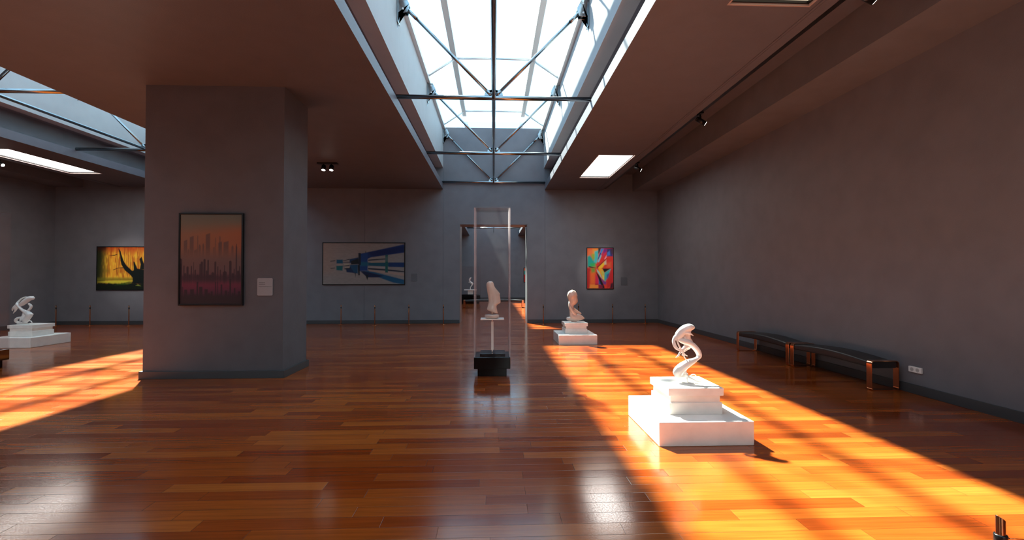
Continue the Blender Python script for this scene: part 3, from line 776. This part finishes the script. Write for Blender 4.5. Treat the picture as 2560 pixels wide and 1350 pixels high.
# round-headed bust on the plinth by the rear wall
t = thing('bust_sculpture', 'pale round-headed bust with a swirling neck, on the plinth near the rear wall', 'sculpture', (2.105, 12.2, PTOP))
K3 = .00132
bust = [(.85, [(462, 205, 0, 76), (468, 235, 0, 104), (468, 262, 0, 100)]),
        (.8, [(470, 250, 0, 98), (480, 310, 0, 94), (487, 345, 0, 90), (470, 375, 0, 72)]),
        (.75, [(530, 330, 0, 50), (548, 362, 0, 32), (530, 378, 0, 26)]),
        (.9, [(450, 380, 0, 62), (442, 430, 0, 56), (445, 480, 0, 52), (460, 520, 0, 42)]),
        [(400, 400, -30, 18), (410, 460, -45, 26), (440, 520, -45, 32), (480, 570, -35, 34), (520, 610, -20, 36)],
        [(470, 490, 25, 30), (520, 530, 35, 32), (570, 565, 35, 30), (615, 592, 30, 26), (640, 603, 25, 18)],
        (1.1, [(440, 530, -10, 30), (455, 600, -5, 42), (480, 660, 0, 58), (560, 685, 0, 56), (630, 690, 0, 44), (690, 692, 0, 22)]),
        (1.2, [(560, 640, 0, 40), (630, 655, 0, 34), (690, 690, 0, 20)]),
        (1.2, [(380, 700, 20, 34), (430, 705, 20, 46), (500, 712, 0, 46), (580, 718, 0, 34)]),
        (1.1, [(470, 735, 0, 32), (540, 738, 0, 26)])]
blob('head_and_shoulders', bust, M_gloss, t, (500, 771), K3, .007, flat=1.0, smooth=4)

# ------------------------------------------------------------------ glass cases
def case(label, cx, cy, hw, hd, top, bottom=.335, side=M_case):
    """parts: plinth_foot, plinth_body, plinth_top, five panes"""
    t = thing('display_case', label, 'display case', (cx, cy, 0))
    obj('plinth_foot', box(-hw+.062, hw-.062, -hd+.062, hd-.062, 0, .135), M_black, t, .003)
    obj('plinth_body', box(-hw, hw, -hd, hd, .135, bottom), M_black, t, .006)
    obj('plinth_top', box(-hw+.10, hw-.085, -hd+.09, hd-.09, bottom, bottom+.045), M_black, t, .004)
    g_ = .02; z0 = bottom+.001
    for a in ((-hw, -hw+g_, -hd, hd), (hw-g_, hw, -hd, hd), (-hw+g_, hw-g_, -hd, -hd+g_), (-hw+g_, hw-g_, hd-g_, hd)):
        obj('glass_pane', box(*a, z0, top-g_), side if a[3]-a[2] > 1.9*hd else M_case, t)
    obj('glass_pane', box(-hw, hw, -hd, hd, top-g_, top), M_case, t)
    return t
case('tall glass display case on a black stepped plinth, in front of the doorway', -.024, 8.30, .311, .30, 2.91, side=M_caseside_haze)
case('tall glass display case cut off by the left edge of the view', -9.524, 9.0, .311, .30, 2.92)
case('wide low glass case in the far room, seen at the left of the doorway', -1.75, 30.4, .9, .5, 2.38, .55)

st = thing('sculpture_stand', 'slender pale stand with a square tray, inside the case before the doorway', 'stand', (-.022, 8.28, .381))
obj('rod', box(-.021, .021, -.021, .021, .04, .535), M_marble, st, .003)
bm = bmesh.new(); tube(bm, (0, 0, 0), (0, 0, .04), .012); obj('rod_foot', bm, M_marble, st)
bm = bmesh.new(); tube(bm, (0, 0, .535), (0, 0, .575), .012); obj('rod_neck', bm, M_marble, st)
obj('tray', box(-.205, .205, -.15, .15, .575, .594), M_marble, st, .004)
ZT = .381+.594
hd_ = thing('head_sculpture', 'glossy beige long head sculpture in profile, inside the case before the doorway', 'sculpture', (-.03, 8.28, ZT))
K4 = .000745
bm = bmesh.new(); lathe(bm, [(.10, 0), (.118, .012), (.130, .035), (.128, .055), (.116, .068), (.07, .07)], (.0, 0)); b_ = obj('base_disc', bm, M_gloss, hd_)
rows = [(130, 238, 285, .8), (137, 215, 308, .8), (152, 190, 328, .8), (180, 170, 342, .78), (220, 166, 352, .76), (260, 170, 366, .72), (300, 178, 392, .66), (350, 186, 438, .56), (400, 193, 476, .48), (430, 199, 497, .45), (446, 202, 490, .46),
        (470, 207, 484, .47), (500, 211, 494, .46), (530, 214, 500, .46), (552, 217, 500, .46), (570, 220, 507, .45), (600, 221, 505, .46), (625, 221, 510, .46), (648, 218, 500, .47), (664, 213, 474, .52), (682, 209, 440, .6), (705, 204, 418, .68), (735, 195, 412, .74), (765, 186, 416, .76),
        (800, 180, 424, .76, 0, 4), (830, 186, 434, .74, 0, 22), (855, 200, 442, .70, 0, 34), (868, 225, 436, .62, 0, 34)]
loft('head', rows, M_gloss, hd_, (300, 1008), K4, sub=1)
bm = bmesh.new(); tube(bm, (.01, 0, .06), (.01, 0, .15), .018); obj('pin', bm, M_gloss, hd_)

fs = thing('figure_sculpture', 'small pale curved figure on a tray, inside the far case beyond the doorway', 'sculpture', (-1.5, 30.3, .597))
obj('pedestal_block', box(-.16, .16, -.16, .16, 0, .26), M_marble, fs, .004)
obj('tray', box(-.39, .39, -.25, .25, .26, .31), M_marble, fs, .004)
blob('figure', [[(330, 345, 0, 12), (312, 375, 0, 16), (320, 410, 0, 14), (345, 440, 0, 22), (365, 455, 0, 18), (350, 490, 0, 12), (330, 520, 0, 9), (328, 555, 0, 12)], [(345, 440, 0, 14), (295, 425, 0, 8)], [(320, 350, 0, 9), (345, 343, 0, 7)]],
     M_sculpt, fs, (328, 655), .0034, .02)

# ------------------------------------------------------------------ benches
def bench(name, label, L, W, loc, rz=0, H=.445):
    """long axis along local y, origin on the floor at its middle"""
    t = thing(name, label, 'bench', loc, rz, 'black padded benches with copper legs')
    bm = bmesh.new(); n = 24; rings = []
    for i in range(n+1):
        y = -L/2+.03+(L-.06)*i/n; s = math.sin(PI*i/n); zt = H-.02+.055*s; zb = H-.115+.02*s
        w = W/2-.016; r = .03; R_ = []
        for cx, cz, a0 in ((w-r, zb+r, -PI/2), (w-r, zt-r, 0), (-w+r, zt-r, PI/2), (-w+r, zb+r, PI)):
            R_ += [(cx+r*math.cos(a0+k*PI/8), y, cz+r*math.sin(a0+k*PI/8)) for k in range(5)]
        rings.append(R_)
    rings_mesh(bm, rings); obj('seat', bm, M_leather, t)
    for s in (-1, 1):
        bm = bmesh.new(); w, r, th = W/2, .045, .012; yw = .05; y0 = s*(L/2-.05)
        out, inn = [], []
        for cx, cz, a0 in ((w-r, r, -PI/2), (w-r, H-r, 0), (-w+r, H-r, PI/2), (-w+r, r, PI)):
            for k in range(7):
                a = a0+k*PI/12; out.append((cx+r*math.cos(a), cz+r*math.sin(a))); inn.append((cx+(r-th)*math.cos(a), cz+(r-th)*math.sin(a)))
        nn = len(out)
        V = [[bm.verts.new((x, y, z)) for x, z in P] for P, y in ((out, y0-yw), (out, y0+yw), (inn, y0+yw), (inn, y0-yw))]
        for a, b in ((0, 1), (1, 2), (2, 3), (3, 0)):
            for k in range(nn): bm.faces.new((V[a][k], V[a][(k+1) % nn], V[b][(k+1) % nn], V[b][k]))
        obj('leg_frame', bm, M_copper, t, .002)
    return t
b0 = bench('bench', 'black padded bench with copper strap legs, nearer of the two by the right wall', 1.93, .43, (5.87, 7.77, 0))
dup(b0, (5.87, 9.74, 0), 'black padded bench with copper strap legs, farther of the two by the right wall')
bench('bench', 'long black bench with copper legs seen through the doorway', 3.35, .45, (.0, 26.2, 0), PI/2)

# ------------------------------------------------------------------ wall socket
so = thing('wall_socket', 'white double power socket low on the right wall past the near bench', 'socket', (RIGHT, 6.59, .35))
obj('plate', box(-.03, 0, -.105, .105, -.04, .045), M_plastic, so, .008)
for y in (-.045, .045):
    bm = bmesh.new(); tube(bm, (-.032, y, .003), (-.029, y, .003), .028, n=28)
    f = obj('socket_face', bm, M_plastic2, so)
    bm = bmesh.new()
    bm.free()
    for d in (-.01, .01):
        bm = bmesh.new(); tube(bm, (-.0335, y+d, .003), (-.031, y+d, .003), .003, n=10); obj('pin_hole', bm, M_blackmetal, f)

# ------------------------------------------------------------------ barrier posts
def post(x, y, label, m=M_brown):
    t = thing('barrier_post', label, 'barrier post', (x, y, 0), 0, 'thin copper barrier posts')
    bm = bmesh.new(); lathe(bm, [(.11, 0), (.11, .006), (.03, .012), (.02, .03)], n=28); obj('foot', bm, m, t)
    bm = bmesh.new(); n = 20
    rings_mesh(bm, [[(.0155*math.cos(2*PI*k/n), .0155*math.sin(2*PI*k/n), .02) for k in range(n)],
                    [(.0155*math.cos(2*PI*k/n), .0155*math.sin(2*PI*k/n), .703 - .012*math.cos(2*PI*k/n)+.006) for k in range(n)]])
    obj('pole', bm, m, t, .0015)
    bm = bmesh.new(); lathe(bm, [(.0155, .585), (.0215, .587), (.022, .598), (.0195, .602), (.0195, .610), (.0225, .614), (.0225, .640), (.021, .643), (.0155, .644)], n=28)
    c = obj('clamp', bm, M_blackmetal, t)
    return t
q0 = post(2.085, 1.86, 'dark bronze barrier post with a black clamp in the bottom right corner')
POSTS = [(-15.30, 17.0, 'in the left corner of the left hall'), (-14.15, 17.0, 'below the left end of the forest picture'), (-12.75, 16.9, 'below the middle of the forest picture'),
         (-6.72, 17.0, 'showing just right of the pillar edge'), (-5.46, 17.0, 'below the left half of the wide blue picture'), (-4.20, 16.75, 'below the middle of the wide blue picture'), (-3.05, 17.0, 'below the right end of the wide blue picture'), (-1.81, 16.98, 'just left of the doorway'),
         (1.80, 16.9, 'just right of the doorway'), (3.10, 17.0, 'half hidden behind the round-headed bust'), (4.36, 17.0, 'below the right edge of the multicoloured picture'), (5.57, 17.0, 'nearest the right corner of the rear wall')]
for x, y, w in POSTS: dup(q0, (x, y, 0), 'copper post by the rear wall ' + w)
dup(q0, (3.6, 1.80, 0), 'bronze barrier post outside the right edge of the view, holding the cord')
bm = bmesh.new()
P0, P1 = Vector((2.1065, 1.86, .624)), Vector((3.575, 1.80, .624))
sweep(bm, [P0.lerp(P1, i/24) - Vector((0, 0, .02*math.sin(PI*i/24))) for i in range(25)], .0022)
tube(bm, P0, P0+Vector((.016, 0, 0)), .007, .003, n=10)
bmesh.ops.translate(bm, verts=bm.verts, vec=(-2.085, -1.86, 0))
obj('cord', bm, M_brown, q0)

# ------------------------------------------------------------------ light
w = bpy.data.worlds.new('sky'); sc.world = w; w.use_nodes = True
bg = w.node_tree.nodes['Background']; bg.inputs['Color'].default_value = (.46, .76, 1.0, 1); bg.inputs['Strength'].default_value = 2.9

su = bpy.data.lights.new('sun', 'SUN'); su.energy = 47; su.angle = math.radians(1.75); su.color = (.92, 1.0, .88)
so_ = bpy.data.objects.new('sun', su); COL.objects.link(so_)
so_.rotation_euler = Vector((.425, -.80, -1.0)).to_track_quat('-Z', 'Y').to_euler(); so_.location = (-6, 20, 14)

def portal(c, y0, y1):
    l = bpy.data.lights.new('sky_portal', 'AREA'); l.shape = 'RECTANGLE'; l.size = 2*OPEN-.02; l.size_y = y1-y0
    l.cycles.is_portal = True
    o = bpy.data.objects.new('sky_portal', l); COL.objects.link(o); o.location = (c, (y0+y1)/2, SPRING-.1)
for a in ((0, FRONT, REAR), (HALL2, FRONT, REAR), (0, REAR2, FAR)): portal(*a)

def spot(loc, tgt, e, ang, blend_=.5, col=(1, .93, .84), r=.04):
    l = bpy.data.lights.new('lamp_beam', 'SPOT'); l.energy = e; l.spot_size = math.radians(ang); l.spot_blend = blend_; l.color = col; l.shadow_soft_size = r
    o = bpy.data.objects.new('lamp_beam', l); COL.objects.link(o); o.location = loc
    o.rotation_euler = (Vector(tgt)-Vector(loc)).to_track_quat('-Z', 'Y').to_euler()
spot((4.27, 13.25, 4.74), (3.97, REAR, 2.03), 260, 22, .6)
spot((-13.5, 13.35, 4.74), (-13.0, REAR, 2.0), 260, 30, .7)

# ------------------------------------------------------------------ camera
cam = bpy.data.cameras.new('camera'); co = bpy.data.objects.new('camera', cam); COL.objects.link(co)
yaw, pitch = math.radians(2.2529), math.radians(.8821)
fw = Vector((math.sin(yaw)*math.cos(pitch), math.cos(yaw)*math.cos(pitch), math.sin(pitch)))
co.location = (0, 0, CAM_H); co.rotation_euler = fw.to_track_quat('-Z', 'Y').to_euler()
cam.sensor_fit = 'HORIZONTAL'; cam.sensor_width = 36; cam.lens = 36*1169.13/2560
cam.clip_start = .05; cam.clip_end = 200
sc.camera = co

sc.view_settings.view_transform = 'Standard'; sc.view_settings.look = 'None'; sc.view_settings.gamma = 1; sc.view_settings.use_curve_mapping = False
sc.view_settings.exposure = 0.0
sc.cycles.transparent_max_bounces = 24; sc.cycles.max_bounces = 10; sc.cycles.diffuse_bounces = 6; sc.cycles.glossy_bounces = 5
sc.cycles.sample_clamp_indirect = 8.0
